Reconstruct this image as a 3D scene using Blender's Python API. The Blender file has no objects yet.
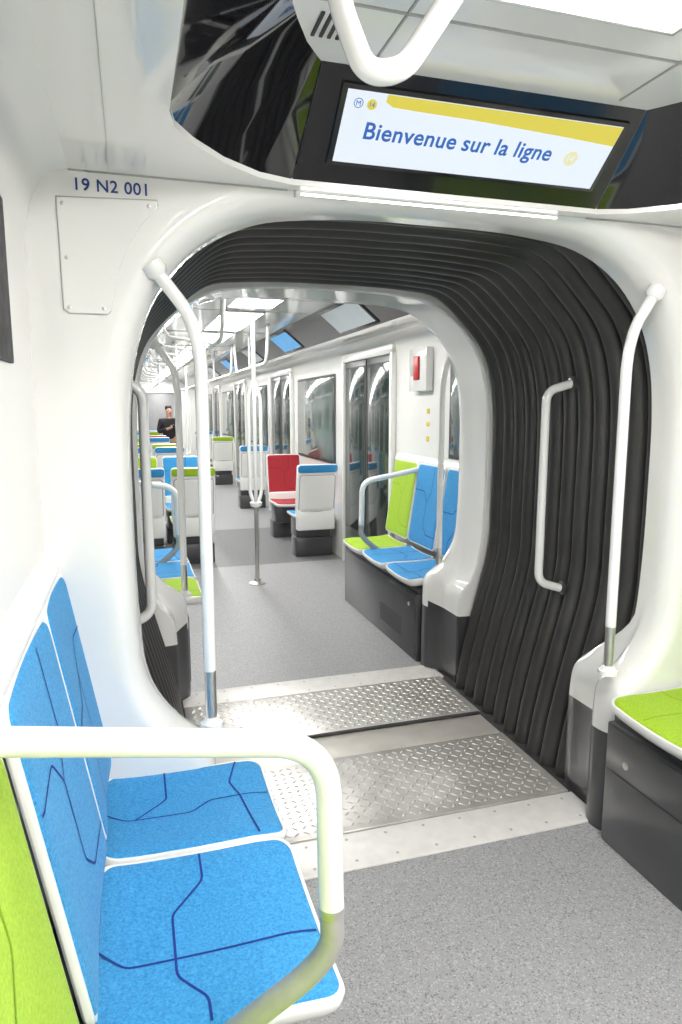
import bpy, bmesh, math, random
from mathutils import Vector, Matrix
random.seed(4)
SC=bpy.context.scene
COL=SC.collection
try:
    SC.view_settings.view_transform='Standard'
except Exception: pass

# ---------------------------------------------------------------- materials
def nt(name):
    m=bpy.data.materials.new(name); m.use_nodes=True
    t=m.node_tree; b=t.nodes['Principled BSDF']
    return m,t,b
def pmat(name,col,rough=.4,metal=0,coat=0,var=.04,scale=6,bump=0,bscale=80,emit=None,estr=0,spec=None):
    m,t,b=nt(name); N=t.nodes; L=t.links
    tc=N.new('ShaderNodeTexCoord'); no=N.new('ShaderNodeTexNoise'); no.inputs['Scale'].default_value=scale
    no.inputs['Detail'].default_value=4
    L.new(tc.outputs['Object'],no.inputs['Vector'])
    r=N.new('ShaderNodeValToRGB')
    r.color_ramp.elements[0].position=.3; r.color_ramp.elements[1].position=.7
    r.color_ramp.elements[0].color=[c*(1-var) for c in col]+[1]
    r.color_ramp.elements[1].color=[min(1,c*(1+var)) for c in col]+[1]
    L.new(no.outputs['Fac'],r.inputs['Fac']); L.new(r.outputs['Color'],b.inputs['Base Color'])
    b.inputs['Roughness'].default_value=rough; b.inputs['Metallic'].default_value=metal
    b.inputs['Coat Weight'].default_value=coat; b.inputs['Coat Roughness'].default_value=.03
    if spec is not None: b.inputs['Specular IOR Level'].default_value=spec
    if bump:
        n2=N.new('ShaderNodeTexNoise'); n2.inputs['Scale'].default_value=bscale; n2.inputs['Detail'].default_value=3
        L.new(tc.outputs['Object'],n2.inputs['Vector'])
        bp=N.new('ShaderNodeBump'); bp.inputs['Strength'].default_value=bump; bp.inputs['Distance'].default_value=.002
        L.new(n2.outputs['Fac'],bp.inputs['Height']); L.new(bp.outputs['Normal'],b.inputs['Normal'])
    if emit:
        b.inputs['Emission Color'].default_value=(*emit,1); b.inputs['Emission Strength'].default_value=estr
    return m
def floor_mat(name,base,lo,hi,scale=160):
    m,t,b=nt(name); N=t.nodes; L=t.links
    tc=N.new('ShaderNodeTexCoord')
    v=N.new('ShaderNodeTexVoronoi'); v.inputs['Scale'].default_value=scale
    L.new(tc.outputs['Object'],v.inputs['Vector'])
    sp=N.new('ShaderNodeSeparateColor'); L.new(v.outputs['Color'],sp.inputs['Color'])
    r=N.new('ShaderNodeValToRGB'); r.color_ramp.interpolation='CONSTANT'
    e=r.color_ramp.elements; e[0].position=0; e[0].color=(*lo,1); e[1].position=.10; e[1].color=(*base,1)
    k=e.new(.86); k.color=(*hi,1)
    k=e.new(.5); k.color=(*[c*.95 for c in base],1)
    L.new(sp.outputs[0],r.inputs['Fac']); L.new(r.outputs['Color'],b.inputs['Base Color'])
    b.inputs['Roughness'].default_value=.45
    return m
def fabric(name,c1,c2):
    m,t,b=nt(name); N=t.nodes; L=t.links
    tc=N.new('ShaderNodeTexCoord'); no=N.new('ShaderNodeTexNoise'); no.inputs['Scale'].default_value=170; no.inputs['Detail'].default_value=6
    no.inputs['Roughness'].default_value=.8
    L.new(tc.outputs['Object'],no.inputs['Vector'])
    r=N.new('ShaderNodeValToRGB'); r.color_ramp.elements[0].position=.38; r.color_ramp.elements[1].position=.62
    r.color_ramp.elements[0].color=(*c1,1); r.color_ramp.elements[1].color=(*c2,1)
    L.new(no.outputs['Fac'],r.inputs['Fac']); L.new(r.outputs['Color'],b.inputs['Base Color'])
    b.inputs['Roughness'].default_value=.9; b.inputs['Sheen Weight'].default_value=.1
    bp=N.new('ShaderNodeBump'); bp.inputs['Strength'].default_value=.5; bp.inputs['Distance'].default_value=.002
    L.new(no.outputs['Fac'],bp.inputs['Height']); L.new(bp.outputs['Normal'],b.inputs['Normal'])
    return m
WHITE=pmat('white_gloss_panel',(.845,.833,.805),.14,coat=1.0,var=.01,scale=2)
WHITE_W=pmat('white_satin_wall',(.855,.845,.82),.24,coat=.6,var=.01,scale=2)
WHITE_R=pmat('white_ring_gloss',(.92,.91,.89),.14,coat=1.0,var=.01,scale=2)
CEIL=pmat('white_ceiling_gloss',(.92,.91,.89),.15,coat=.6,var=.01,scale=2)
SHELL=pmat('white_seat_plastic',(.86,.855,.835),.3,coat=.2,var=.01)
TUBE=pmat('white_enamel_tube',(.89,.885,.87),.2,coat=.6,var=.01)
CHROME=pmat('brushed_steel',(.62,.60,.57),.36,metal=.9,var=.05,scale=30)
CHROME2=pmat('satin_steel',(.46,.45,.43),.45,metal=.45,var=.06,scale=30)
BLACK=pmat('black_gloss_panel',(.012,.012,.014),.05,coat=1.0,var=.1)
BLACK2=pmat('black_satin_panel',(.010,.010,.012),.16,coat=.15,var=.1)
RUBBER=pmat('bellows_rubber',(.045,.042,.040),.36,var=.12,scale=8,bump=.2,bscale=200)
DGREY=pmat('dark_grey_panel',(.055,.055,.06),.28,var=.08,coat=.3,bump=.15,bscale=300)
MGREY=pmat('mid_grey_trim',(.30,.30,.31),.4)
MGREYD=pmat('grey_door_leaf',(.11,.12,.115),.3,coat=.3)
SEAM=pmat('seam_dark',(.05,.05,.05),.6)
SEAML=pmat('seam_pale',(.42,.42,.41),.5)
ALU=pmat('aluminium_strip',(.80,.78,.75),.42,metal=.15,var=.05,scale=20)
STEEL=pmat('smooth_steel_plate',(.60,.565,.52),.42,metal=.4,var=.06,scale=9)
CHEQ=pmat('tread_plate_steel',(.62,.60,.57),.34,metal=.55,var=.12,scale=12)
GLASS=pmat('tinted_door_glass',(.03,.042,.038),.10,coat=.15,var=.25,scale=1.6)
GLASSW=pmat('tinted_window_glass',(.12,.15,.14),.08,coat=.3,var=.35,scale=2.2)
LAMP=pmat('lamp_diffuser',(.9,.9,.9),.4,emit=(1,.985,.955),estr=24.0)
GLINT=pmat('imitated_lamp_glint',(.9,.9,.9),.4,emit=(1,.985,.95),estr=2.5)  # emissive white imitating the ceiling lamp's reflection on the header
FLOOR=floor_mat('speckled_vinyl_grey',(.335,.335,.340),(.20,.20,.21),(.44,.44,.45),240)
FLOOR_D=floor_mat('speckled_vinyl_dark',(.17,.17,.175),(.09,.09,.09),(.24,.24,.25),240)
BLUE=fabric('blue_textile',(.014,.20,.50),(.06,.38,.73))
GREEN=fabric('lime_textile',(.28,.47,.010),(.42,.62,.03))
RED=fabric('red_textile',(.32,.012,.02),(.46,.03,.045))
NAVY=pmat('navy_line_textile',(.004,.035,.25),.8)
LIMED=pmat('green_line_textile',(.23,.41,.01),.8)
MAROON=pmat('maroon_line_textile',(.2,.005,.01),.8)
REDP=pmat('red_plastic',(.5,.02,.02),.35)
YEL=pmat('yellow_label',(.75,.52,.03),.5)
INK=pmat('blue_lettering',(.012,.055,.24),.5)
SCRW=pmat('screen_white',(.1,.1,.1),.3,emit=(.80,.88,.97),estr=.92,var=0)
SCRY=pmat('screen_yellow',(.1,.1,.05),.3,emit=(.78,.66,.05),estr=.85,var=0)
SCRP=pmat('screen_pale_yellow',(.1,.1,.1),.3,emit=(.80,.76,.40),estr=.92,var=0)
SCRB=pmat('screen_blue',(.02,.05,.1),.3,emit=(.015,.11,.48),estr=.85,var=0)
SCRB2=pmat('screen_sky',(.02,.05,.1),.3,emit=(.06,.32,.65),estr=1.0,var=0)
SCRG=pmat('screen_grey',(.3,.34,.36),.15,emit=(.45,.50,.52),estr=.3)
SKIN=pmat('skin',(.5,.30,.22),.5)
CLOTH=pmat('black_cloth',(.012,.012,.015),.8)
JEAN=pmat('dark_trousers',(.02,.025,.04),.8)
HAIR=pmat('dark_hair',(.02,.014,.01),.6)
POSTER=pmat('dark_route_map',(.035,.035,.04),.5,var=.8,scale=30,spec=.1)

# ---------------------------------------------------------------- helpers
def meta(o,label=None,category=None,kind=None,group=None):
    if label: o['label']=label
    if category: o['category']=category
    if kind: o['kind']=kind
    if group: o['group']=group
def par(o,p):
    if p is not None:
        o.parent=p
        o.matrix_parent_inverse=Matrix.Translation(-Vector(p.location))
def mk(name,verts,faces,mats,idx=None,smooth=True,parent=None,ang=38,**kw):
    me=bpy.data.meshes.new(name)
    me.from_pydata([tuple(v) for v in verts],[],[tuple(f) for f in faces])
    if not isinstance(mats,(list,tuple)): mats=[mats]
    for m in mats: me.materials.append(m)
    if idx:
        for p,i in zip(me.polygons,idx): p.material_index=i
    bm=bmesh.new(); bm.from_mesh(me)
    bmesh.ops.recalc_face_normals(bm,faces=bm.faces)
    bm.to_mesh(me); bm.free()
    if smooth:
        me.polygons.foreach_set('use_smooth',[True]*len(me.polygons))
        me.set_sharp_from_angle(angle=math.radians(ang))
    me.update()
    o=bpy.data.objects.new(name,me); COL.objects.link(o)
    par(o,parent); meta(o,**kw)
    return o
def empty(name,loc,**kw):
    e=bpy.data.objects.new(name,None); e.empty_display_size=.1; e.location=loc
    COL.objects.link(e); meta(e,**kw); return e
IDT=lambda x,y,z:(x,y,z)
def boxgeo(lo,hi,bev=.004,seg=2,tf=IDT):
    bm=bmesh.new(); bmesh.ops.create_cube(bm,size=1)
    for v in bm.verts:
        v.co=Vector([lo[i]+(v.co[i]+.5)*(hi[i]-lo[i]) for i in range(3)])
    if bev>0: bmesh.ops.bevel(bm,geom=bm.edges[:],offset=bev,segments=seg,affect='EDGES',profile=.5)
    bm.verts.index_update()
    V=[tf(*v.co) for v in bm.verts]; F=[[v.index for v in f.verts] for f in bm.faces]
    bm.free(); return V,F
def box(name,lo,hi,mat,bev=.004,seg=2,tf=IDT,parent=None,**kw):
    V,F=boxgeo(lo,hi,bev,seg,tf)
    return mk(name,V,F,mat,parent=parent,**kw)
class Geo:
    def __init__(s): s.V=[];s.F=[];s.I=[]
    def add(s,V,F,i=0):
        n=len(s.V); s.V+=list(V); s.F+=[[a+n for a in f] for f in F]; s.I+=[i]*len(F); return s
    def box(s,lo,hi,i=0,bev=.003,tf=IDT,seg=2):
        V,F=boxgeo(lo,hi,bev,seg,tf); return s.add(V,F,i)
    def obj(s,name,mats,**kw): return mk(name,s.V,s.F,mats,idx=s.I,**kw)
def loft(loops,closed=False):
    V=[];F=[];n=len(loops[0])
    for l in loops: V+=list(l)
    for i in range(len(loops)-1):
        for j in range(n if closed else n-1):
            k=(j+1)%n
            F.append([i*n+j,i*n+k,(i+1)*n+k,(i+1)*n+j])
    return V,F
def fillet(P,r,n=8):
    P=[Vector(p) for p in P]; out=[P[0]]
    for i in range(1,len(P)-1):
        a,b,c=P[i-1],P[i],P[i+1]
        d1=min(r,(a-b).length*.48); d2=min(r,(c-b).length*.48)
        p=b+(a-b).normalized()*d1; q=b+(c-b).normalized()*d2
        for k in range(n+1):
            t=k/n; out.append(p*(1-t)**2+b*2*t*(1-t)+q*t*t)
    out.append(P[-1]); return out
def tubegeo(P,r,n=16,caps=True):
    P=[Vector(p) for p in P]; loops=[]
    T0=(P[1]-P[0]).normalized(); up=Vector((0,0,1)) if abs(T0.z)<.9 else Vector((1,0,0))
    N=(up-T0*up.dot(T0)).normalized()
    for i,p in enumerate(P):
        if i==0:T=(P[1]-P[0])
        elif i==len(P)-1:T=P[-1]-P[-2]
        else:T=(P[i+1]-P[i]).normalized()+(P[i]-P[i-1]).normalized()
        T=T.normalized(); N=(N-T*N.dot(T)).normalized(); B=T.cross(N)
        rr=r[i] if isinstance(r,(list,tuple)) else r
        loops.append([p+(N*math.cos(2*math.pi*k/n)+B*math.sin(2*math.pi*k/n))*rr for k in range(n)])
    V,F=loft(loops,True)
    if caps: F.append(list(range(n))); F.append([len(V)-n+k for k in range(n)])
    return V,F
def tube(name,P,r,mat,n=16,parent=None,**kw):
    V,F=tubegeo(P,r,n); return mk(name,V,F,mat,parent=parent,**kw)
def disc(name,c,axis,prof,mat,n=24,parent=None,**kw):
    c=Vector(c); a=Vector(axis).normalized()
    P=[c+a*d for d,_ in prof]; R=[q for _,q in prof]
    up=Vector((0,0,1)) if abs(a.z)<.9 else Vector((1,0,0)); N=(up-a*up.dot(a)).normalized(); B=a.cross(N)
    loops=[[p+(N*math.cos(2*math.pi*k/n)+B*math.sin(2*math.pi*k/n))*rr for k in range(n)] for p,rr in zip(P,R)]
    V,F=loft(loops,True); F.append(list(range(n))); F.append([len(V)-n+k for k in range(n)])
    return mk(name,V,F,mat,parent=parent,**kw)
def text_obj(name,body,size,M,mat,parent=None,shear=0,bold=0,space=1,extr=.0006,**kw):
    cu=bpy.data.curves.new(name,'FONT'); cu.body=body; cu.size=size; cu.shear=shear; cu.offset=bold
    cu.space_character=space; cu.extrude=extr
    t=bpy.data.objects.new(name+'_tmp',cu); COL.objects.link(t)
    bpy.context.view_layer.update()
    dg=bpy.context.evaluated_depsgraph_get()
    me=bpy.data.meshes.new_from_object(t.evaluated_get(dg))
    COL.objects.unlink(t); bpy.data.objects.remove(t)
    me.transform(M); me.materials.clear(); me.materials.append(mat)
    o=bpy.data.objects.new(name,me); COL.objects.link(o); par(o,parent); meta(o,**kw); return o

# ---------------------------------------------------------------- frames
CX1=.90; CX2=.94; Y2=3.62; ROT=math.radians(.4)
def tf1(X,Y,Z): return (CX1+X,2.0-Y,Z)
def tf2(X,Y,Z):
    c,s=math.cos(ROT),math.sin(ROT); return (CX2+X*c-Y*s,Y2+X*s+Y*c,Z)
M2=Matrix.Translation((CX2,Y2,0))@Matrix.Rotation(ROT,4,'Z')
HW=1.13

def catmull(P,n=5):
    P=[Vector((p[0],p[1])) for p in P]; out=[]
    Q=[P[0]*2-P[1]]+P+[P[-1]*2-P[-2]]
    for i in range(1,len(Q)-2):
        a,b,c,d=Q[i-1],Q[i],Q[i+1],Q[i+2]
        for k in range(n):
            t=k/n
            out.append(.5*((2*b)+(c-a)*t+(2*a-5*b+4*c-d)*t*t+(3*b-a-3*c+d)*t**3))
    out.append(P[-1]); return out
def mirror(R,n):
    r=catmull(R,n)
    return r+[Vector((-p.x,p.y)) for p in r[:-1]][::-1]
def upper(mid,top): return [(mid,1.0),(mid+.003,1.3),(mid-.001,1.52),(mid-.025,1.70),(mid-.085,1.855),(mid-.20,1.985),(mid-.36,top-.040),(mid-.55,top-.010),(.16,top),(0,top)]
def outline(bot,mid,zs=.56,top=2.105,n=5):
    return mirror([(bot,0),(bot,.25),(bot+.003,zs-.10),(bot+.02,zs),(bot+(mid-bot)*.55,zs+.085),(mid-.02,zs+.22)]+upper(mid,top),n)
def offset(O,d):
    out=[]
    for i,p in enumerate(O):
        a=O[max(0,i-1)]; b=O[min(len(O)-1,i+1)]
        t=(b-a).normalized(); nrm=Vector((t.y,-t.x))
        q=p+nrm*d
        if i in(0,len(O)-1): q.y=0
        q.y=max(q.y,0); out.append(q)
    return out
def torect(O):
    out=[]
    for p in O:
        if p.y<=1.7: out.append(Vector((HW if p.x>0 else -HW,p.y)))
        else:
            dx,dy=p.x,p.y-1.7; s=min(HW/abs(dx) if abs(dx)>1e-6 else 1e9,(2.195-1.7)/dy if dy>1e-6 else 1e9)
            out.append(Vector((dx*s,1.7+dy*s)))
    return out
def sm(t): t=min(1,max(0,t)); return t*t*(3-2*t)
def portal(name,tf,depth,label,mid,top,R,mat,foot):
    OS=outline(.69,mid,top=top); OA=outline(.765,mid,zs=.52,top=top)
    mix=lambda k:[a*(1-k)+b*k for a,b in zip(OS,OA)]
    seq=[]
    seq.append((torect(offset(OS,R+.018)),.10,0))
    seq.append((offset(OS,R+.016),.10,0))
    for k in range(0,11):
        th=k/10*math.pi/2
        seq.append((offset(OS,R*(1-math.sin(th))),.01+.09*math.cos(th),0))
    dd=.022
    seq.append((OS,-.005,0))
    for k,m_ in enumerate((.1,.35,.65,.9,1)):
        seq.append((mix(m_),-.005-dd*.35*(k+1) if foot else -.005-dd*(k+1),.06*(k+1)))
    seq.append((OA,-depth,.8)); seq.append((OA,-depth,1)); seq.append((offset(OA,.008),-depth-.010,1)); seq.append((offset(OA,.10),-depth-.012,1))
    loops=[[tf(p.x,Y-foot*f*(1-sm((p.y-.50)/.30)),p.y) for p in O] for O,Y,f in seq]
    V,F=loft(loops)
    idx=[]
    for f in F:
        z=sum(V[i][2] for i in f)/4
        idx.append(1 if z<.40 else 0)
    return mk(name,V,F,[mat,DGREY],idx=idx,ang=50,label=label,kind='structure')
portal('wall_front',tf1,.05,'glossy white gangway portal surround with dark kick panels',.90,2.108,.070,WHITE,.21)
portal('wall_middle',tf2,.27,'glossy white rounded portal ring beyond the bellows',.912,2.12,.05,WHITE_R,0)

# ---------------------------------------------------------------- bellows
def bellows():
    NF=12; per=10; loops=[]
    B=mirror([(.758,0),(.782,.15),(.826,.35),(.878,.55),(.922,.72),(.943,.86)]+upper(.945,2.155),5)
    y0,y1=2.045,3.35
    for i in range(NF*per+1):
        t=i/(NF*per); f=(i/per)%1.0
        y=y0+(y1-y0)*t; cx=CX1+(CX2-CX1)*t
        o=.09*(1-abs(math.sin(math.pi*f))**.5)
        near=1-sm((t-.13)/.12)
        Bm=[Vector((a.x*(1+.065*near*max(0,1-a.y/.7)),a.y)) for a in B]
        O=offset(Bm,o-.010-.005*t)
        loops.append([(cx+p.x,y,p.y) for p in O])
    V,F=loft(loops)
    mk('gangway_bellows',V,F,RUBBER,ang=60,label='dark grey ribbed rubber gangway bellows between two train cars',category='bellows')
bellows()

# ---------------------------------------------------------------- floors
def slab(name,pts,z0,z1,mat,**kw):
    n=len(pts); V=[(p[0],p[1],z1) for p in pts]+[(p[0],p[1],z0) for p in pts]
    F=[list(range(n)),[n+i for i in range(n)][::-1]]+[[i,(i+1)%n,n+(i+1)%n,n+i] for i in range(n)]
    return mk(name,V,F,mat,smooth=False,**kw)
slab('floor',[(-.25,-2.7),(2.05,-2.7),(2.05,2.0),(-.25,2.0)],-.06,0,FLOOR,label='speckled grey vinyl floor',kind='structure')
L2=17.0
def q2(x0,x1,ya,yb): return [tf2(x,y,0)[:2] for x,y in((x0,ya),(x1,ya),(x1,yb),(x0,yb))]
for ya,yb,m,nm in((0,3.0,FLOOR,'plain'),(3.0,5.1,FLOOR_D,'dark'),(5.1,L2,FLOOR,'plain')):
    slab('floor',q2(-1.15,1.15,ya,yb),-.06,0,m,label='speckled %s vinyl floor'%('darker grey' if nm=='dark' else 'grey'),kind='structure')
slab('floor',[(-.1,2.0),(1.95,2.0),(1.98,3.62),(-.05,3.62)],-.10,-.004,SEAM,label='dark gangway sub floor',kind='structure')
slab('floor',[(-.2,3.55),(2.0,3.55),(2.0,3.70),(-.2,3.64)],-.08,-.005,SEAM,label='dark floor joint under the threshold',kind='structure')
def plate(name,x0,x1,y0,y1,z0,z1,mat,label,cat,bev=.003,screws=None,tread=False):
    g=Geo(); g.box((x0,y0,z0),(x1,y1,z1),0,bev=bev)
    if screws:
        x=x0+.08
        while x<x1-.04:
            for yy in screws:
                V=[(x+.006*math.cos(k*math.pi/4),yy+.006*math.sin(k*math.pi/4),z1+.0008) for k in range(8)]+[(x+.0065*math.cos(k*math.pi/4),yy+.0065*math.sin(k*math.pi/4),z1-.001) for k in range(8)]
                g.add(V,[list(range(8))]+[[k,(k+1)%8,8+(k+1)%8,8+k] for k in range(8)],1)
            x+=.15
    if tread:
        p=.035; L=.0170; W=.0056; H=.0036
        nx=int((x1-x0-.02)/p); ny=int((y1-y0-.02)/p)
        ox=x0+((x1-x0)-nx*p)/2+p/2; oy=y0+((y1-y0)-ny*p)/2+p/2
        for i in range(nx):
            for j in range(ny):
                a=math.pi/4 if (i+j)%2 else -math.pi/4
                c,s=math.cos(a),math.sin(a); cx=ox+i*p; cy=oy+j*p
                pts=[(L,0,0),(L*.5,W*.8,0),(0,W,0),(-L*.5,W*.8,0),(-L,0,0),(-L*.5,-W*.8,0),(0,-W,0),(L*.5,-W*.8,0),(L*.6,0,H*.75),(0,W*.2,H),(-L*.6,0,H*.75),(0,-W*.2,H)]
                V=[(cx+u*c-v*s,cy+u*s+v*c,z1-.0003+w) for u,v,w in pts]
                F=[(0,1,8),(1,2,9,8),(2,3,10,9),(3,4,10),(4,5,10),(5,6,11,10),(6,7,8,11),(7,0,8),(8,9,10,11)]
                g.add(V,F,0)
    return g.obj(name,[mat,SEAML],smooth=True,ang=50,label=label,category=cat)
plate('threshold_strip',.15,1.65,2.0,2.19,-.004,.008,ALU,'pale aluminium threshold strip at the gangway edge','threshold',screws=(2.035,2.155))
plate('chequer_plate',.16,1.64,2.195,2.72,-.004,.012,CHEQ,'raised-pattern steel tread plate on the gangway floor','floor plate',tread=True)
plate('bridge_plate',.19,1.64,2.722,2.937,-.004,.006,STEEL,'smooth steel bridge plate between the tread plates','floor plate')
plate('chequer_plate',.20,1.65,2.955,3.44,-.004,.014,CHEQ,'raised-pattern steel tread plate on the gangway floor','floor plate',tread=True)
plate('threshold_strip',.20,1.68,3.445,3.64,-.004,.008,ALU,'pale aluminium threshold strip at the gangway edge','threshold',screws=(3.48,3.60))
plate('rubber_edge',.20,1.64,2.938,2.953,-.002,.018,SEAM,'black rubber edging along the steel tread plate','edging')

# ---------------------------------------------------------------- walls / ceiling
WS=[(HW,0),(HW,.6),(HW,1.2),(HW,1.85),(HW-.003,1.97),(HW-.015,2.04),(HW-.038,2.09),(HW-.07,2.12),(HW-.11,2.13)]
def side_wall(name,tf,sgn,ya,yb,label):
    loops=[[tf(sgn*x,y,z) for x,z in WS] for y in(ya,(ya+yb)/2,yb)]
    V,F=loft(loops); mk(name,V,F,WHITE_W,label=label,kind='structure')
side_wall('wall_left',tf1,-1,.095,4.6,'white satin side wall panel')
side_wall('wall_right',tf1,1,.095,4.6,'white satin side wall panel')
side_wall('wall_left',tf2,-1,.095,L2,'white satin side wall of the second car')
side_wall('wall_right',tf2,1,.095,L2,'white satin side wall of the second car')
slab('wall_back',[(-.3,-2.62),(2.1,-2.62),(2.1,-2.60),(-.3,-2.60)],0,2.4,WHITE_W,label='white end wall of the car',kind='structure')
def cove(tf,L,BL_):
    lo=[(.80,L),(.80,.52),(.785,.44),(.74,.36),(.66,.26),(.56,.18),(.47,.15)]
    up=[(.57,L),(.57,.62),(.562,.57),(.54,.52),(.50,.44),(.465,.39),(.45,.37)]
    e0=HW-.11
    outer=[(e0,L),(e0,.52),(e0,.42),(e0,.30),(e0,.095),(.60,.095),(.47,.095)]
    for s in(1,-1):
        l0=[tf(s*x,y,2.13) for x,y in outer]; l1=[tf(s*x,y,2.128) for x,y in lo]; l2=[tf(s*x,y,2.145) for x,y in lo]
        V,F=loft([l0,l1,l2]); mk('trim_1',V,F,WHITE,label='glossy white soffit below the ceiling cove',kind='structure')
        for a,b,nm in((0,2,'long'),(1,7,'corner')):
            A=lo[a:b]; B=up[a:b]
            V,F=loft([[tf(s*x,y,2.142) for x,y in A],[tf(s*x*.999,y,2.142+.19) for x,y in B]])
            mk('trim_2',V,F,BL_,label='glossy black sloping ceiling cove panel',kind='structure',ang=12)
        box('trim_4',(-1.02,.098,2.1265),(-.47,.1035,2.1315),SEAML,bev=0,tf=lambda X,Y,Z:tf(s*X,Y,Z),label='thin joint between portal and soffit',kind='structure')
        box('trim_4',(-.925,.10,2.1275),(-.9232,3.0,2.1315),SEAML,bev=0,tf=lambda X,Y,Z:tf(s*X,Y,Z),label='thin joint running along the white soffit',kind='structure')
    V,F=loft([[tf(x,.095,2.13) for x in(-.47,0,.47)],[tf(x,.15,2.128) for x in(-.47,0,.47)],[tf(x,.15,2.145) for x in(-.47,0,.47)]])
    mk('trim_1',V,F,WHITE,label='glossy white soffit strip above the portal',kind='structure')
    V,F=loft([[tf(x,.15,2.142) for x in(-.466,.466)],[tf(x,.37,2.332) for x in(-.446,.446)]])
    mk('trim_2',V,F,BLACK2,label='black sloping panel above the portal',kind='structure')
    P=[(.57,L),(.57,.62),(.562,.57),(.54,.52),(.50,.44),(.465,.39),(.45,.37)]
    l=[tf(x,y,2.332) for x,y in P]; r=[tf(-x,y,2.332) for x,y in P]
    V,F=loft([l,r]); mk('ceiling',V,F,CEIL,label='glossy white ceiling panel',kind='structure')
cove(tf1,4.6,BLACK); cove(tf2,L2,BLACK2)
slab('ceiling',[(-.6,-2.8),(2.4,-2.8),(2.4,21.5),(-.9,21.5)],2.44,2.46,DGREY,label='car roof shell above the ceiling lining',kind='structure')
g=Geo()
g.box((-1.13,L2-.02,0),(-.55,L2+.05,2.4),0,tf=tf2); g.box((.55,L2-.02,0),(1.13,L2+.05,2.4),0,tf=tf2)
g.box((-.56,L2-.02,1.98),(.56,L2+.05,2.4),0,tf=tf2); g.box((-.56,L2+.02,0),(.56,L2+.05,1.98),1,tf=tf2)
g.obj('wall_far',[WHITE_W,MGREY],label='white end wall with a grey end door',kind='structure')
def header(tf,lab):  # added glowing bar in place of the ceiling lamp's glossy reflection
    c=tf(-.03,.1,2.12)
    e=empty('header_glint',c,label=lab,category='imitated reflection')
    box('glint_backing',(-.430,.088,2.1195),(.365,.1002,2.1235),WHITE,bev=.001,tf=tf,parent=e)
    box('diffuser',(-.433,.097,2.1180),(.368,.1016,2.1250),GLINT,bev=.0015,tf=tf,parent=e)  # no lamp part: glowing face drawn as the reflected highlight
header(tf1,'slim glowing bar imitating a lamp reflection above the portal arch')
for tf,ys in((tf1,(.60,2.35)),(tf2,(.39,2.1,3.75,5.4,7.05,8.7,10.35))):
    for y in ys:
        box('trim_4',(-.565,y,2.3285),(.565,y+.006,2.3335),SEAML,bev=0,tf=tf,label='thin grey joint between white ceiling panels',kind='structure')
for x in(-.335,.335):
    box('trim_4',(x,.40,2.3285),(x+.005,4.4,2.3335),SEAML,bev=0,tf=tf1,label='thin grey joint between white ceiling panels',kind='structure')
box('trim_4',(-.452,.102,2.112),(-.447,.0985,2.131),SEAML,bev=0,tf=tf1,label='thin joint in the white portal header',kind='structure')

# ---------------------------------------------------------------- lamps
def lamp(tf,y0,y1,w=.21):
    c=tf(0,(y0+y1)/2,2.33)
    e=empty('ceiling_lamp',c,label='bright white rectangular diffuser lamp recessed in the ceiling',category='ceiling lamp',group='ceiling lamps')
    g=Geo(); t=.012
    g.box((-w-t,y0-t,2.318),(-w,y1+t,2.334),tf=tf); g.box((w,y0-t,2.318),(w+t,y1+t,2.334),tf=tf)
    g.box((-w-t,y0-t,2.318),(w+t,y0,2.334),tf=tf); g.box((-w-t,y1,2.318),(w+t,y1+t,2.334),tf=tf)
    g.obj('lamp_frame',[WHITE],parent=e)
    box('diffuser',(-w+.002,y0+.002,2.322),(w-.002,y1-.002,2.332),LAMP,bev=0,tf=tf,parent=e)
lamp(tf1,.72,2.2); lamp(tf1,2.5,4.2)
yy=.48
while yy<L2-1: lamp(tf2,yy,yy+1.35,.165); yy+=1.65
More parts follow.
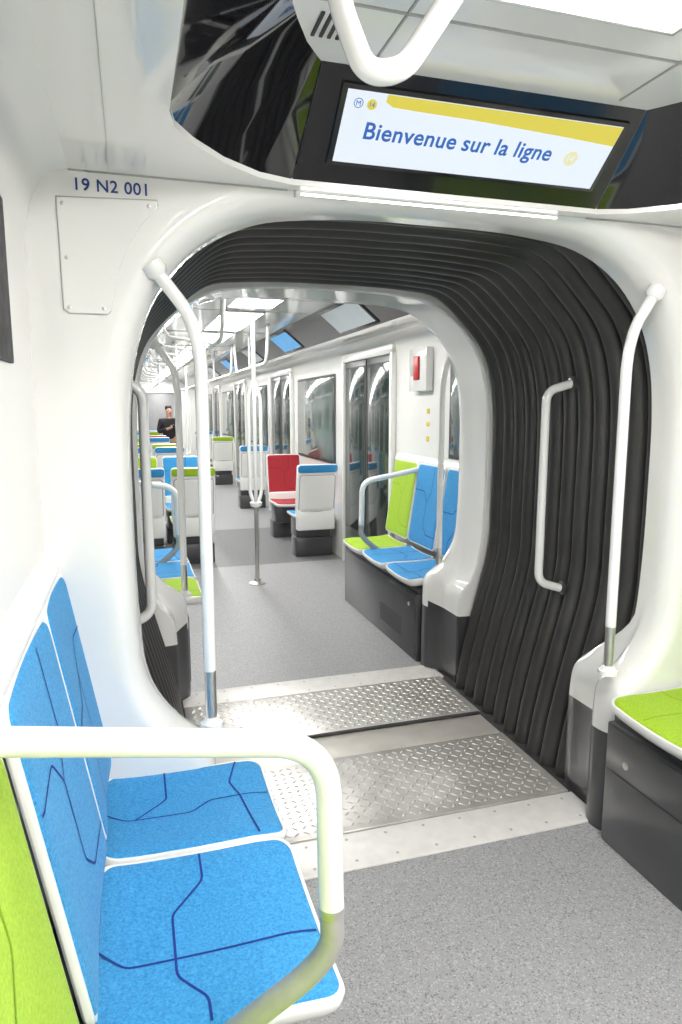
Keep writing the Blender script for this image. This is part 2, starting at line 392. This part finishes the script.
# ---------------------------------------------------------------- information display
def disp():
    e=empty('information_display',(.914,1.74,2.23),label='wide information screen with blue welcome message and yellow band',category='display screen')
    right=Vector((1,0,0)); up=Vector((0,-.757,.654)); nm=right.cross(up)
    O=Vector((.526,1.80,2.1845))+nm*.006
    M=Matrix((( right.x,up.x,nm.x,O.x),(right.y,up.y,nm.y,O.y),(right.z,up.z,nm.z,O.z),(0,0,0,1)))
    def T(x,y,z): return tuple(M@Vector((x,y,z)))
    W,H=.776,.178
    box('display_housing',(-.015,-.012,-.02),(W+.015,H+.012,.001),BLACK2,bev=.003,tf=T,parent=e)
    box('screen',(0,0,0),(W,H,.003),SCRW,bev=0,tf=T,parent=e)
    pts=[(.10,H-.001),(W-.001,H-.001),(W-.001,H-.052),(.6,H-.043),(.35,H-.033),(.18,H-.030),(.12,H-.028),(.10,H-.018)]
    n=len(pts); V=[T(x,y,.0038) for x,y in pts]+[T(x,y,.003) for x,y in pts]
    F=[list(range(n)),[n+i for i in range(n)][::-1]]+[[i,(i+1)%n,n+(i+1)%n,n+i] for i in range(n)]
    mk('yellow_band',V,F,SCRY,smooth=False,parent=e)
    def TM(x,y): return M@Matrix.Translation((x,y,.0045))
    xx=.060
    for w_,dx in(('Bienvenue',0),('sur',.274),('la',.370),('ligne',.428)):
        text_obj('lettering',w_,.0590,TM(xx+dx,.067),SCRB,parent=e,shear=.03,bold=.0008,space=1.05)
    def ring(name,x,y,r0,r1,mat):
        n=28; V=[];F=[]
        for k in range(n):
            a=2*math.pi*k/n; V.append(T(x+r0*math.cos(a),y+r0*math.sin(a),.0044)); V.append(T(x+r1*math.cos(a),y+r1*math.sin(a),.0044))
        if r0<1e-5: F=[[2*k+1 for k in range(n)]]
        else: F=[[2*k,2*k+1,(2*k+3)%(2*n),(2*k+2)%(2*n)] for k in range(n)]
        mk(name,V,F,mat,smooth=False,parent=e)
    ring('logo_ring',.032,.150,.010,.0118,SCRB); text_obj('logo_letter','M',.017,TM(.0253,.144),SCRB,parent=e)
    ring('line_disc',.066,.150,0,.0125,SCRY); text_obj('line_number','14',.016,TM(.0575,.1445),SCRB,parent=e)
    ring('line_disc',.665,.080,0,.020,SCRP); text_obj('line_number','14',.026,TM(.650,.071),SCRW,parent=e)
disp()
fy=1.8985
Mtx=Matrix(((1,0,0,-.112),(0,0,-1,fy),(0,1,0,2.083),(0,0,0,1)))
text_obj('fleet_number','19 N2 001',.0405,Mtx,INK,bold=.0005,space=1.06,label='blue fleet number lettering on the white portal panel',category='lettering')
def hatch():
    e=empty('access_hatch',(-.06,1.9,1.95),label='white screwed access hatch panel on the portal face',category='access panel')
    dz=.012
    P=[(-.150,2.050),(.088,2.060),(.090,2.045),(.050,2.00),(.012,1.945),(-.014,1.88),(-.028,1.82),(-.034,1.785),(-.044,1.775),(-.135,1.775),(-.147,1.785)]
    P=[(x,z+dz) for x,z in P]
    n=len(P); c=Vector((sum(p[0] for p in P)/n,sum(p[1] for p in P)/n))
    def ring(s,y): return [(c.x+(p[0]-c.x)*s,y,c.y+(p[1]-c.y)*s) for p in P]
    V,F=loft([ring(1.02,fy+.002),ring(1.02,fy-.0005),ring(1.0,fy-.0008)],True); mk('hatch_gap',V,F,SEAML,smooth=False,parent=e)
    V,F=loft([ring(1.0,fy+.001),ring(1.0,fy-.0025),ring(.985,fy-.0035)],True); F.append([2*n+k for k in range(n)])
    mk('hatch_cover',V,F,WHITE,smooth=False,parent=e)
    for x,z in((-.137,2.048),(.068,2.057),(-.134,1.80),(-.052,1.80),(-.134,1.92)):
        disc('screw',(x,fy-.003,z),(0,-1,0),[(0,.005),(.002,.005),(.003,.003)],CHROME,n=12,parent=e)
hatch()
box('route_map',(-.232,.80,1.64),(-.222,1.56,1.96),POSTER,bev=.002,label='dark framed route map panel on the white side wall',category='poster')

# ---------------------------------------------------------------- seats
def rrect(hw,hl,r,n=6):
    r=max(min(r,hw-.001,hl-.001),.002); out=[]
    for cx,cy,a0 in((hw-r,hl-r,0),(-hw+r,hl-r,90),(-hw+r,-hl+r,180),(hw-r,-hl+r,270)):
        for k in range(n+1):
            a=math.radians(a0+90*k/n); out.append((cx+r*math.cos(a),cy+r*math.sin(a)))
    res=[]
    for i in range(len(out)):
        a=out[i]; b=out[(i+1)%len(out)]; res.append(a)
        if i%(n+1)==n:
            for k in range(1,8): res.append((a[0]+(b[0]-a[0])*k/8,a[1]+(b[1]-a[1])*k/8))
    return res
def padgeo(hw,hl,r,layers,mapf,cap0=True):
    loops=[[mapf(a,s,h) for a,s in rrect(hw-i,hl-i,r-i*.6)] for i,h in layers]
    V,F=loft(loops,True); n=len(loops[0])
    F.append([len(V)-n+k for k in range(n)])
    if cap0: F.append(list(range(n))[::-1])
    return V,F
def ribbon(P,w,mapf,h):
    P=fillet([(p[0],p[1],0) for p in P],.014,4); Q=[]
    for i in range(len(P)-1):
        m=max(1,int((P[i+1]-P[i]).length/.015))
        for k in range(m): Q.append(P[i]+(P[i+1]-P[i])*k/m)
    Q.append(P[-1]); A=[];B=[]
    for i,p in enumerate(Q):
        t=(Q[min(i+1,len(Q)-1)]-Q[max(i-1,0)]).normalized(); nn=Vector((-t.y,t.x,0))*w/2
        a=p+nn;b=p-nn
        ed=max(abs(p.x)/.212,0); hh=h-.0035*max(0,(ed-.93)/.07)
        A.append(mapf(a.x,a.y,hh)); B.append(mapf(b.x,b.y,hh))
    return loft([A,B])
SH=.225
def seatmap(a,s,h):
    z=.505+.012*(a/.2)**2-.006*math.cos(s*7)
    if s>.12: z-=((s-.12)/.1)**2*.014
    if s<-.15: z+=((-.15-s)/.07)**2*.012
    return (.315+s+ (0 if h>=0 else h*.3),a,z+h)
BC,BL=.858,.292
def backmap(a,s,h):
    t=(s+BL)/(2*BL)
    X=.115-.098*t-.010*math.cos(a*6)
    return (X+h,a,BC+s)
E_=.209
PS={0:[[(-.02,-E_),(-.06,-.16),(-.06,.205)],[(E_,.0),(.13,.0),(.05,-.07),(-.1,-.07),(-.16,-.02),(-E_,-.02)]],
    1:[[(.0,-E_),(-.03,-.16),(-.03,.0),(.02,.05),(.02,.205)],[(E_,-.06),(.06,-.06),(-.03,-.14)],[(E_,.14),(.1,.11),(.02,.13),(-E_,.15)]]}
PB={0:[[(-E_,.1),(-.06,.1),(0,.03),(0,-.14),(.06,-.2),(E_,-.2)],[(0,.03),(.06,.1),(.06,.275)]],
    1:[[(E_,.14),(.08,.14),(.02,.07),(.02,-.1),(-.06,-.18),(-.06,-.275)],[(-E_,0),(-.05,0),(.02,.06)]]}
TEMPL={}
def build_seat(color,var,trans):
    key=(color,var,trans)
    mats={'blue':(BLUE,NAVY),'green':(GREEN,LIMED),'red':(RED,MAROON)}[color]
    e=empty('train_seat',(0,0,0)); parts=[]
    inn=[(.014,.001),(.03,-.006),(.06,-.008),(.1,-.008),(.15,-.008),(.2,-.008)]
    g=Geo()
    V,F=padgeo(SH,.222,.042,[(.10,-.045),(.03,-.045),(.012,-.038),(0,-.02),(0,-.002),(.003,.004),(.008,.005)]+inn,seatmap); g.add(V,F)
    parts.append(g.obj('seat_shell',[SHELL],parent=e))
    bd=-.055 if trans else -.016
    V,F=padgeo(SH,BL,.035,[(.15,bd),(.02,bd),(.004,bd*.8),(0,bd*.5),(0,-.002),(.003,.004),(.008,.005)]+inn,backmap)
    parts.append(mk('backrest_shell',V,F,SHELL,parent=e))
    g=Geo(); lay=[(.010,-.004),(.010,.003),(.013,.0075),(.022,.010),(.05,.012),(.09,.012),(.14,.012),(.19,.012),(.215,.012)]
    V,F=padgeo(SH,.222,.042,lay,seatmap); g.add(V,F,0)
    for P in PS[var]:
        V,F=ribbon(P,.0052,seatmap,.0130); g.add(V,F,1)
    parts.append(g.obj('seat_cushion',mats,parent=e))
    g=Geo(); V,F=padgeo(SH,BL,.035,lay,backmap); g.add(V,F,0)
    for P in PB[var]:
        V,F=ribbon(P,.0052,backmap,.0130); g.add(V,F,1)
    parts.append(g.obj('backrest_cushion',mats,parent=e))
    if trans:
        capm=lambda a,s,h: (lambda q:(q[0]-.058-h,q[1],q[2]))(backmap(a,s+.240,0))
        V,F=padgeo(SH-.004,.046,.03,[(0,-.01),(0,.002),(.004,.006),(.025,.008)],capm)
        parts.append(mk('backrest_cap',V,F,mats[0],parent=e))
        rm=lambda a,s,h: (lambda q:(q[0]-.058-h,q[1],q[2]))(backmap(a,s-.062,0))
        V,F=padgeo(SH-.03,.22,.03,[(0,-.005),(0,.004),(.004,.007),(.05,.007)],rm)
        parts.append(mk('rear_panel',V,F,SHELL,parent=e))
        V,F=padgeo(SH-.022,.228,.033,[(0,-.006),(0,.001),(.006,.002)],rm)
        parts.append(mk('panel_edging',V,F,MGREY,parent=e))
        V,F=boxgeo((.045,-.215,.34),(.14,.215,.62),.02,3)
        parts.append(mk('shell_skirt',V,F,SHELL,parent=e))
        g=Geo(); g.box((.141,-.20,.22),(.42,.20,.462),0,bev=.02); g.box((.12,-.215,.0),(.34,.215,.24),0,bev=.015)
        parts.append(g.obj('seat_plinth',[DGREY],parent=e))
    TEMPL[key]=(e,parts); return e
def seat(color,var,trans,M,label,group,sx=1.0,sy=1.0,sz=1.0):
    key=(color,var,trans)
    if key not in TEMPL: e=build_seat(color,var,trans)
    else:
        e0,p0=TEMPL[key]; e=e0.copy(); COL.objects.link(e)
        for p in p0:
            q=p.copy(); q.parent=e; COL.objects.link(q)
    e.matrix_world=M@Matrix.Diagonal((sx,sy,sz,1)); meta(e,label=label,category='seat',group=group)
    return e
def place(x,y,deg,base=Matrix.Identity(4)): return base@Matrix.Translation((x,y,0))@Matrix.Rotation(math.radians(deg),4,'Z')
G1='bench seats beside the gangway'
seat('blue',1,False,place(-.212,1.725,0),'blue textile seat with navy lines beside the white portal',G1,1.02,.85,.975)
seat('blue',0,False,place(-.212,1.278,0),'blue textile seat with navy lines beside the white armrest rail',G1,1.02,1.10,.975)
seat('green',0,False,place(-.212,.735,0),'lime green textile seat beside the white armrest rail',G1,.98,1.08,.96)
seat('green',0,False,place(2.02,1.655,180),'lime green textile seat on a dark grey box',G1,.9,1,1.07)
seat('blue',1,False,place(2.02,1.185,180),'blue textile seat on a dark grey box',G1,.9,1,1.07)
G2='bench seats in the second car'
for yl,c,v in((.345,'blue',1),(.82,'blue',0),(1.29,'green',0)):
    seat(c,v,False,M2@place(1.12,yl,180),'%s textile bench seat on a dark grey box'%('lime green' if c=='green' else 'blue'),G2,.88)
for yl,c,v in((.345,'green',0),(.82,'blue',0),(1.29,'blue',1)):
    seat(c,v,False,M2@place(-1.12,yl,0),'%s textile bench seat facing the aisle'%('lime green' if c=='green' else 'blue'),G2)
G3='transverse seats in the second car'
bays=[3.1,6.75,10.2,13.7]
cols=[('blue','green','blue','red','green','blue'),('blue','blue','blue','green','green','green'),('green','blue','green','blue','blue','red'),('blue','green','blue','green','blue','blue')]
for bi,(b,c) in enumerate(zip(bays,cols)):
    nmc={'blue':'blue','green':'lime green','red':'red'}
    for k,(x,yo,dg) in enumerate(((-.84,0,90),(-.36,0,90),(.885,0,90),(.885,1.6,-90),(-.84,1.6,-90),(-.36,1.6,-90))):
        if bi>0 and yo>0:
            if x>0: continue
            yo,dg=.95,90
        seat(c[k],0,True,M2@place(x,b+yo,dg),'%s textile transverse seat with white shell back'%nmc[c[k]],G3,1,.94,.855)
# ---------------------------------------------------------------- bench boxes
def bench(tf,s,y0,y1,xf,label,xw=1.11,mode='long',zt=.455):
    c=tf(s*.9,(y0+y1)/2,0)
    e=empty('seat_base',c,label=label,category='seat base')
    T=lambda X,Y,Z: tf(s*X,Y,Z)
    g=Geo(); g.box((xf,y0,.0),(xw,y1,zt-.03),0,bev=.008,tf=T); g.box((xf+.02,y0+.01,zt-.03),(xw,y1-.01,zt),0,bev=.004,tf=T)
    g.obj('body',[DGREY],parent=e)
    a=y0+.01; w=y1-y0-.02
    parts=[(.03,zt-.05)] if mode=='long' else [(.03,.285),(.291,zt-.045)]
    for z0,z1 in parts:
        d=box('door',(xf-.004,a+.003,z0),(xf+.01,a+w-.003,z1),DGREY,bev=.002,tf=T,parent=e)
    zl=.34
    cc=Vector(T(xf-.004,a+.10,zl)); ax=Vector(T(xf-.1,0,0))-Vector(T(xf,0,0))
    l=disc('lock',cc,ax,[(0,.013),(.003,.013),(.004,.008)],CHROME,n=16)
    l.parent=d; l.matrix_parent_inverse=Matrix.Identity(4)
    if mode=='long':
        g=Geo()
        for q in range(7): g.box((xf-.006,a+.22,.10+q*.018),(xf-.002,a+.60,.108+q*.018),0,bev=0,tf=T)
        v=g.obj('vent_grille',[SEAM],smooth=False); v.parent=d
bench(tf1,1,.095,1.06,.67,'dark grey equipment box carrying the bench seats',mode='split',zt=.485)
bench(tf1,-1,.12,1.46,.72,'dark grey equipment box carrying the bench seats',zt=.43)
bench(tf2,1,.095,1.53,.68,'dark grey equipment box carrying the bench seats')
bench(tf2,-1,.11,1.53,.68,'dark grey equipment box carrying the bench seats')
for s,tf,a,b in((-1,tf1,.098,3.0),(1,tf1,.098,3.0),(-1,tf2,.11,1.55),(1,tf2,.11,1.55)):
    prof=((1.118,.48),(1.118,1.105),(1.098,1.122),(1.096,1.130),(1.098,1.138),(1.112,1.148),(1.131,1.185)) if (s<0 and tf is tf1) else ((1.118,.48),(1.118,.9),(1.116,1.13),(1.112,1.15),(1.114,1.16),(1.122,1.17),(1.131,1.20))
    V,F=loft([[tf(s*x,y,z) for x,z in prof] for y in(a,b)])
    mk('trim_3',V,F,WHITE_W,label='white moulded ledge behind the seat backs',kind='structure')

# ---------------------------------------------------------------- rails
def end_rail(tf,s,Y,xo,label,za=1.10,zo=1.02,zc=.70,r=.0205,dy=0,drop=.26):
    T=lambda X,Z,d=0: tf(s*X,Y+d,Z)
    e=empty('armrest_rail',T(1.08,1.1),label=label,category='grab rail',group='bench armrest rails')
    P=fillet([T(1.12,za),T(xo,zo),T(xo-.005,zc)],.085,10)
    tube('rail_tube',P,r,TUBE,n=22,parent=e)
    P=fillet([T(xo-.005,zc),T(xo-.008,zc-.085),T(xo+.13,zc-.20,dy*.3),T(xo+.13+.12,zc-drop-.10,dy)],.10,12)
    tube('steel_section',P,r-.0008,CHROME2,n=22,parent=e,label='satin steel lower section')
    disc('collar',T(xo-.005,zc+.004),(0,0,-1),[(0,r+.0008),(.012,r+.0008),(.016,r-.001)],CHROME,parent=e)
    a=Vector(T(1.13,za)); d=Vector(T(.9,za-.02))-a
    disc('wall_flange',a,d,[(0,.035),(.006,.035),(.012,.026)],TUBE,parent=e)
end_rail(tf1,-1,1.10,.645,'white curved armrest rail with satin steel lower end',1.14,1.065,.80,.0195,dy=-.11,drop=.25)
end_rail(tf2,1,1.055,.66,'white curved armrest rail between blue and green seats',drop=.17)
end_rail(tf2,-1,1.055,.66,'white curved armrest rail beside the bench seats',drop=.17)
def portal_pole(tf,s,xf,zf,Y,xt,zt,label,Yt=.085):
    e=empty('grab_pole',tf(s*xf,Y,zf),label=label,category='grab pole',group='portal grab poles')
    T=lambda X,Y_,Z: tf(s*X,Y_,Z)
    P=fillet([T(xf,Y,zf+.16),T(xf,Y,zt-.14),T(xt,Yt,zt)],.13,10)
    tube('pole_tube',P,.018,TUBE,n=20,parent=e)
    tube('steel_sleeve',[T(xf,Y,zf),T(xf,Y,zf+.16)],.0168,CHROME,n=20,parent=e)
    disc('foot_flange',T(xf,Y,zf-.012),(0,0,1),[(0,.034),(.014,.034),(.022,.024),(.03,.022)],TUBE,parent=e)
    a=Vector(T(xt,Yt,zt)); d=Vector(T(xf,Y,zt-.14))-a
    disc('top_flange',a,d,[(-.02,.03),(.006,.03),(.018,.021)],TUBE,parent=e)
portal_pole(tf1,-1,.71,.635,.075,.82,1.905,'white vertical grab pole with steel foot on the portal shoulder')
portal_pole(tf1,1,.675,.635,.075,.76,1.92,'white vertical grab pole with steel foot on the portal shoulder')
portal_pole(tf2,-1,.70,.56,.05,.80,1.87,'white vertical grab pole on the second portal')
portal_pole(tf2,1,.80,.56,.05,.87,1.87,'white vertical grab pole on the second portal')
def bellow_rail(s,x,y):
    e=empty('handrail',(x,y,1.2),label='white vertical handrail mounted on the bellows',category='handrail',group='bellows handrails')
    P=fillet([(x+s*.13,y,1.655),(x,y,1.62),(x,y,.79),(x+s*.11,y,.755)],.05,8)
    tube('rail_tube',P,.0185,TUBE,n=18,parent=e)
    for z in(1.655,.755): disc('mount',(x+s*.13,y,z),(-s,0,0),[(0,.03),(.01,.03),(.016,.02)],DGREY,parent=e)
bellow_rail(1,1.69,2.55); bellow_rail(-1,.045,2.55)
e=empty('overhead_rail',(.45,.98,2.33),label='white looped overhead grab rail hanging from the ceiling',category='grab rail')
P=fillet([(.285,1.0,2.335),(.298,.985,2.10),(.330,.965,2.005),(.385,.965,2.015),(.50,.99,2.18),(.605,1.0,2.335)],.03,10)
tube('rail_tube',P,.0168,TUBE,n=22,parent=e)
for p in((.285,1.0,2.333),(.605,1.0,2.333)): disc('ceiling_flange',p,(0,0,-1),[(0,.036),(.006,.036),(.014,.024)],TUBE,parent=e)
e=empty('ceiling_vent',(.50,1.40,2.33),label='small slotted black air vent in the ceiling',category='vent')
for k in range(4): box('slot',(.40+k*.018,1.44,2.328),(.408+k*.018,1.53,2.334),SEAM,bev=.001,parent=e)

def centre_pole(Xl,Yl,detail=True):
    x,y,_=tf2(Xl,Yl,0)
    e=empty('centre_pole',(x,y,0),label='white three-branched standing pole with steel lower stem',category='grab pole',group='centre poles')
    disc('foot_flange',(x,y,0),(0,0,1),[(0,.075),(.008,.075),(.022,.03),(.05,.026)],CHROME,parent=e)
    tube('steel_stem',[(x,y,.02),(x,y,.70)],.019,CHROME,n=16,parent=e)
    disc('branch_hub',(x,y,.68),(0,0,1),[(0,.02),(.02,.05),(.05,.055),(.06,.04)],TUBE,parent=e)
    for k in range(3):
        a=math.radians(20+120*k); dx,dy=.060*math.cos(a),.060*math.sin(a)
        P=fillet([(x,y,.70),(x+dx,y+dy,.80),(x+dx,y+dy,1.66),(x,y,1.78)],.08,6)
        tube('branch',P,.0165,TUBE,n=12,parent=e)
    tube('upper_stem',[(x,y,1.74),(x,y,2.33)],.019,TUBE,n=16,parent=e)
    disc('ceiling_flange',(x,y,2.332),(0,0,-1),[(0,.06),(.01,.06),(.02,.024)],TUBE,parent=e)
centre_pole(.10,2.28); centre_pole(.05,5.9); centre_pole(.12,9.2); centre_pole(.2,12.8)
for s,spans in((-1,((.7,4.9),(5.2,9.0),(9.3,15))),(1,((2.9,5.0),(5.2,9.0),(9.3,15)))):
    for a,b in spans:
        c=tf2(s*.36,(a+b)/2,2.33)
        e=empty('overhead_rail',c,label='white longitudinal overhead grab rail under the ceiling',category='grab rail',group='long overhead rails')
        P=fillet([tf2(s*.36,a,2.33),tf2(s*.36,a+.12,1.98),tf2(s*.36,b-.12,1.98),tf2(s*.36,b,2.33)],.12,8)
        tube('rail_tube',P,.016,TUBE,n=12,parent=e)
        m=(a+b)/2; tube('hanger',[tf2(s*.36,m,1.98),tf2(s*.36,m,2.33)],.012,TUBE,n=10,parent=e)
        if s<0:
            yv=a+.5
            while yv<b-.3:
                tube('cross_bar',[tf2(-.36,yv,1.98),tf2(-.66,yv,2.02),tf2(-.76,yv,2.17)],.011,TUBE,n=10,parent=e)
                yv+=.7

# ---------------------------------------------------------------- doors, windows in second car
def door(tf,s,y0,y1,n):
    T=lambda X,Y,Z: tf(s*X,Y,Z); X0=HW-.03
    g=Geo(); m=(y0+y1)/2
    g.box((X0-.02,y0-.05,0),(HW,y0,2.02),3,bev=.01,tf=T); g.box((X0-.02,y1,0),(HW,y1+.05,2.02),3,bev=.01,tf=T)
    g.box((X0-.02,y0-.05,1.98),(HW,y1+.05,2.06),3,bev=.01,tf=T)
    for a,b in((y0,m-.004),(m+.004,y1)):
        g.box((X0+.005,a,.02),(HW,b,1.98),0,bev=.006,tf=T)
        g.box((X0-.002,a+.04,.40),(X0+.01,b-.04,1.92),1,bev=.004,tf=T)
        g.box((X0-.001,a+.03,.39),(X0+.008,b-.03,1.93),2,bev=.004,tf=T)
    g.box((X0-.003,m-.012,.02),(X0+.01,m+.012,1.98),2,bev=.004,tf=T)
    g.obj('door_%d'%n,[MGREYD,GLASS,SEAM,WHITE_W],label='sliding double passenger door with dark tinted glazing',kind='structure')
def window(tf,s,y0,y1,z0,z1,n):
    T=lambda X,Y,Z: tf(s*X,Y,Z)
    g=Geo(); g.box((HW-.012,y0,z0),(HW,y1,z1),1,bev=.006,tf=T); g.box((HW-.016,y0+.03,z0+.03),(HW-.005,y1-.03,z1-.03),0,bev=.004,tf=T)
    g.obj('window_%d'%n,[GLASSW,SEAM],label='dark tinted side window with black frame',kind='structure')
WINL=[(3.25,4.85),(6.85,8.4),(10.3,11.9),(13.8,15.4)]
for s in(1,-1):
    for k,(a,b) in enumerate(((1.62,2.85),(5.15,6.4),(8.7,9.9),(12.2,13.4))): door(tf2,s,a,b,k+1+(4 if s<0 else 0))
    for k,(a,b) in enumerate(WINL): window(tf2,s,a,b,.96,1.90,k+1+(5 if s<0 else 0))
    window(tf2,s,.20,.60,1.21,1.86,5 if s>0 else 10)
window(tf1,1,1.0,2.6,1.25,1.86,11)
T=tf2
e=empty('emergency_box',T(HW,.9,1.8),label='white wall box with a red emergency handle cover',category='emergency device')
box('housing',(HW-.06,.88,1.67),(HW,1.19,1.98),WHITE,bev=.012,tf=T,parent=e)
box('red_cover',(HW-.075,.99,1.75),(HW-.055,1.08,1.92),REDP,bev=.006,tf=T,parent=e)
box('label_plate',(HW-.063,1.1,1.78),(HW-.058,1.16,1.87),SEAML,bev=.001,tf=T,parent=e)
for z0,z1,m,l in((1.51,1.545,YEL,'yellow'),(1.42,1.45,YEL,'yellow'),(1.31,1.345,YEL,'yellow')):
    box('safety_sticker',(HW-.004,.935,z0),(HW+.002,.98,z1),m,bev=0,tf=T,label='small %s safety sticker on the white wall'%l,category='sticker',group='safety stickers')
def cove_screen(s,y0,y1,mat,label):
    lo=Vector((.80,0,2.142)); up=Vector((.57,0,2.332)); 
    def T(u,v,h):
        p=lo+(up-lo)*v; n=Vector((-.19,0,-.23)).normalized()*h
        return tf2(s*(p.x+n.x),u,p.z+n.z)
    c=T((y0+y1)/2,.5,0)
    e=empty('cove_display',c,label=label,category='display screen',group='cove displays')
    box('bezel',(y0,.06,-.01),(y1,.94,.008),BLACK2,bev=.003,tf=T,parent=e)
    box('screen',(y0+.03,.14,.0),(y1-.03,.86,.0095),mat,bev=0,tf=T,parent=e)
for y0,y1,c in((1.05,1.95,SCRG),(3.2,4.0,SCRB2),(5.2,5.9,SCRG),(7.4,8.1,SCRB2),(9.5,10.2,SCRG)):
    cove_screen(1,y0,y1,c,'slim passenger display in the black ceiling cove')
    cove_screen(-1,y0,y1,c,'slim passenger display in the black ceiling cove')

# ---------------------------------------------------------------- person
def skin(name,joints,edges,mat,parent=None,sub=2,**kw):
    me=bpy.data.meshes.new(name+'_s'); me.from_pydata([j[0] for j in joints],edges,[])
    o=bpy.data.objects.new(name+'_s',me); COL.objects.link(o)
    md=o.modifiers.new('s','SKIN'); 
    for i,j in enumerate(joints):
        r=j[1] if isinstance(j[1],tuple) else (j[1],j[1]); me.skin_vertices[0].data[i].radius=r
    me.skin_vertices[0].data[0].use_root=True
    s=o.modifiers.new('ss','SUBSURF'); s.levels=sub; s.render_levels=sub
    bpy.context.view_layer.update(); dg=bpy.context.evaluated_depsgraph_get()
    m2=bpy.data.meshes.new_from_object(o.evaluated_get(dg)); COL.objects.unlink(o); bpy.data.objects.remove(o)
    m2.materials.clear(); m2.materials.append(mat)
    for p in m2.polygons: p.use_smooth=True; p.material_index=0
    q=bpy.data.objects.new(name,m2); COL.objects.link(q)
    if parent: q.parent=parent
    meta(q,**kw); return q
def person():
    e=empty('person',(0,0,0),label='standing person in dark clothes holding up a phone',category='person')
    J=[((0,0,.90),(.14,.10)),((0,0,1.08),(.125,.09)),((0,0,1.26),(.15,.10)),((0,0,1.36),(.10,.08)),((0,-.01,1.43),.05),((0,-.02,1.50),.07),((0,-.025,1.57),(.075,.09)),((0,-.02,1.63),(.055,.065)),
       ((.09,0,.84),.085),((.10,-.02,.48),.058),((.10,.02,.09),.04),((.11,-.10,.03),(.04,.025)),
       ((-.09,0,.84),.085),((-.10,.01,.48),.058),((-.10,.04,.09),.04),((-.11,-.08,.03),(.04,.025)),
       ((.19,0,1.33),.058),((.24,-.03,1.08),.044),((.12,-.26,1.18),.032),((.09,-.32,1.21),(.036,.02)),
       ((-.19,0,1.33),.058),((-.25,-.02,1.08),.044),((-.10,-.24,1.16),.032),((-.05,-.31,1.19),(.036,.02))]
    E=[(0,1),(1,2),(2,3),(3,4),(4,5),(5,6),(6,7),(0,8),(8,9),(9,10),(10,11),(0,12),(12,13),(13,14),(14,15),(2,16),(16,17),(17,18),(18,19),(2,20),(20,21),(21,22),(22,23)]
    skin('body',J,E,SKIN,parent=e)
    j=[((0,0,.86),(.17,.13)),((0,0,1.08),(.15,.115)),((0,0,1.27),(.175,.12)),((0,0,1.38),(.10,.085)),
       ((.19,0,1.33),.078),((.245,-.03,1.08),.062),((.13,-.24,1.17),.046),((-.19,0,1.33),.078),((-.255,-.02,1.08),.062),((-.11,-.22,1.155),.046)]
    skin('jacket',j,[(0,1),(1,2),(2,3),(2,4),(4,5),(5,6),(2,7),(7,8),(8,9)],CLOTH,parent=e)
    j=[((0,0,.92),(.155,.115)),((.09,0,.80),.105),((.10,-.02,.48),.078),((.10,.02,.10),.062),((-.09,0,.80),.105),((-.10,.01,.48),.078),((-.10,.04,.10),.062)]
    skin('trousers',j,[(0,1),(1,2),(2,3),(0,4),(4,5),(5,6)],JEAN,parent=e)
    for s,dy in((1,0),(-1,.02)):
        skin('shoe',[((s*.105,.05+dy,.045),.05),((s*.108,-.04+dy,.04),.05),((s*.112,-.14+dy,.032),.04)],[(0,1),(1,2)],BLACK,parent=e)
    skin('hair',[((0,.03,1.55),(.07,.05)),((0,.02,1.64),(.085,.08)),((0,-.03,1.685),(.07,.05))],[(0,1),(1,2)],HAIR,parent=e)
    for s in(1,-1):
        for k in range(4):
            a=Vector((s*.07,-.325,1.18+k*.018)); skin('finger',[(tuple(a),.009),((a.x-s*.03,a.y-.03,a.z+.003),.008),((a.x-s*.06,a.y-.02,a.z+.004),.007)],[(0,1),(1,2)],SKIN,parent=e,sub=1)
        a=Vector((s*.07,-.31,1.215)); skin('thumb',[(tuple(a),.010),((a.x-s*.02,a.y-.01,a.z+.035),.009)],[(0,1)],SKIN,parent=e,sub=1)
    skin('nose',[((0,-.105,1.565),.012),((0,-.125,1.545),.014)],[(0,1)],SKIN,parent=e,sub=1)
    for s in(1,-1):
        skin('ear',[((s*.078,-.02,1.575),(.01,.016)),((s*.08,-.02,1.545),(.009,.012))],[(0,1)],SKIN,parent=e,sub=1)
        disc('eye',(s*.03,-.103,1.585),(0,-1,0),[(0,.011),(.006,.008)],CLOTH,n=10,parent=e)
    disc('mouth',(0,-.108,1.52),(0,-1,0),[(0,.018),(.003,.012)],REDP,n=10,parent=e)
    e.matrix_world=M2@place(-.04,12.1,15)@Matrix.Scale(.95,4)
    bpy.context.view_layer.update()
    box('phone',(-.04,-.374,1.17),(.04,-.362,1.25),BLACK,bev=.002,tf=lambda a,b,c:tuple(e.matrix_world@Vector((a,b,c))),label='black phone held up by the standing person',category='phone')
person()

# ---------------------------------------------------------------- world, camera
w=bpy.data.worlds.new('world'); SC.world=w; w.use_nodes=True
w.node_tree.nodes['Background'].inputs[0].default_value=(.75,.80,.85,1); w.node_tree.nodes['Background'].inputs[1].default_value=.35
cam=bpy.data.cameras.new('camera'); co=bpy.data.objects.new('camera',cam); COL.objects.link(co)
cam.sensor_width=36; cam.lens=24; cam.clip_start=.02
co.location=(0,0,1.55)
co.rotation_euler=Vector((.2891,.9454,-.1506)).to_track_quat('-Z','Y').to_euler()
SC.camera=co
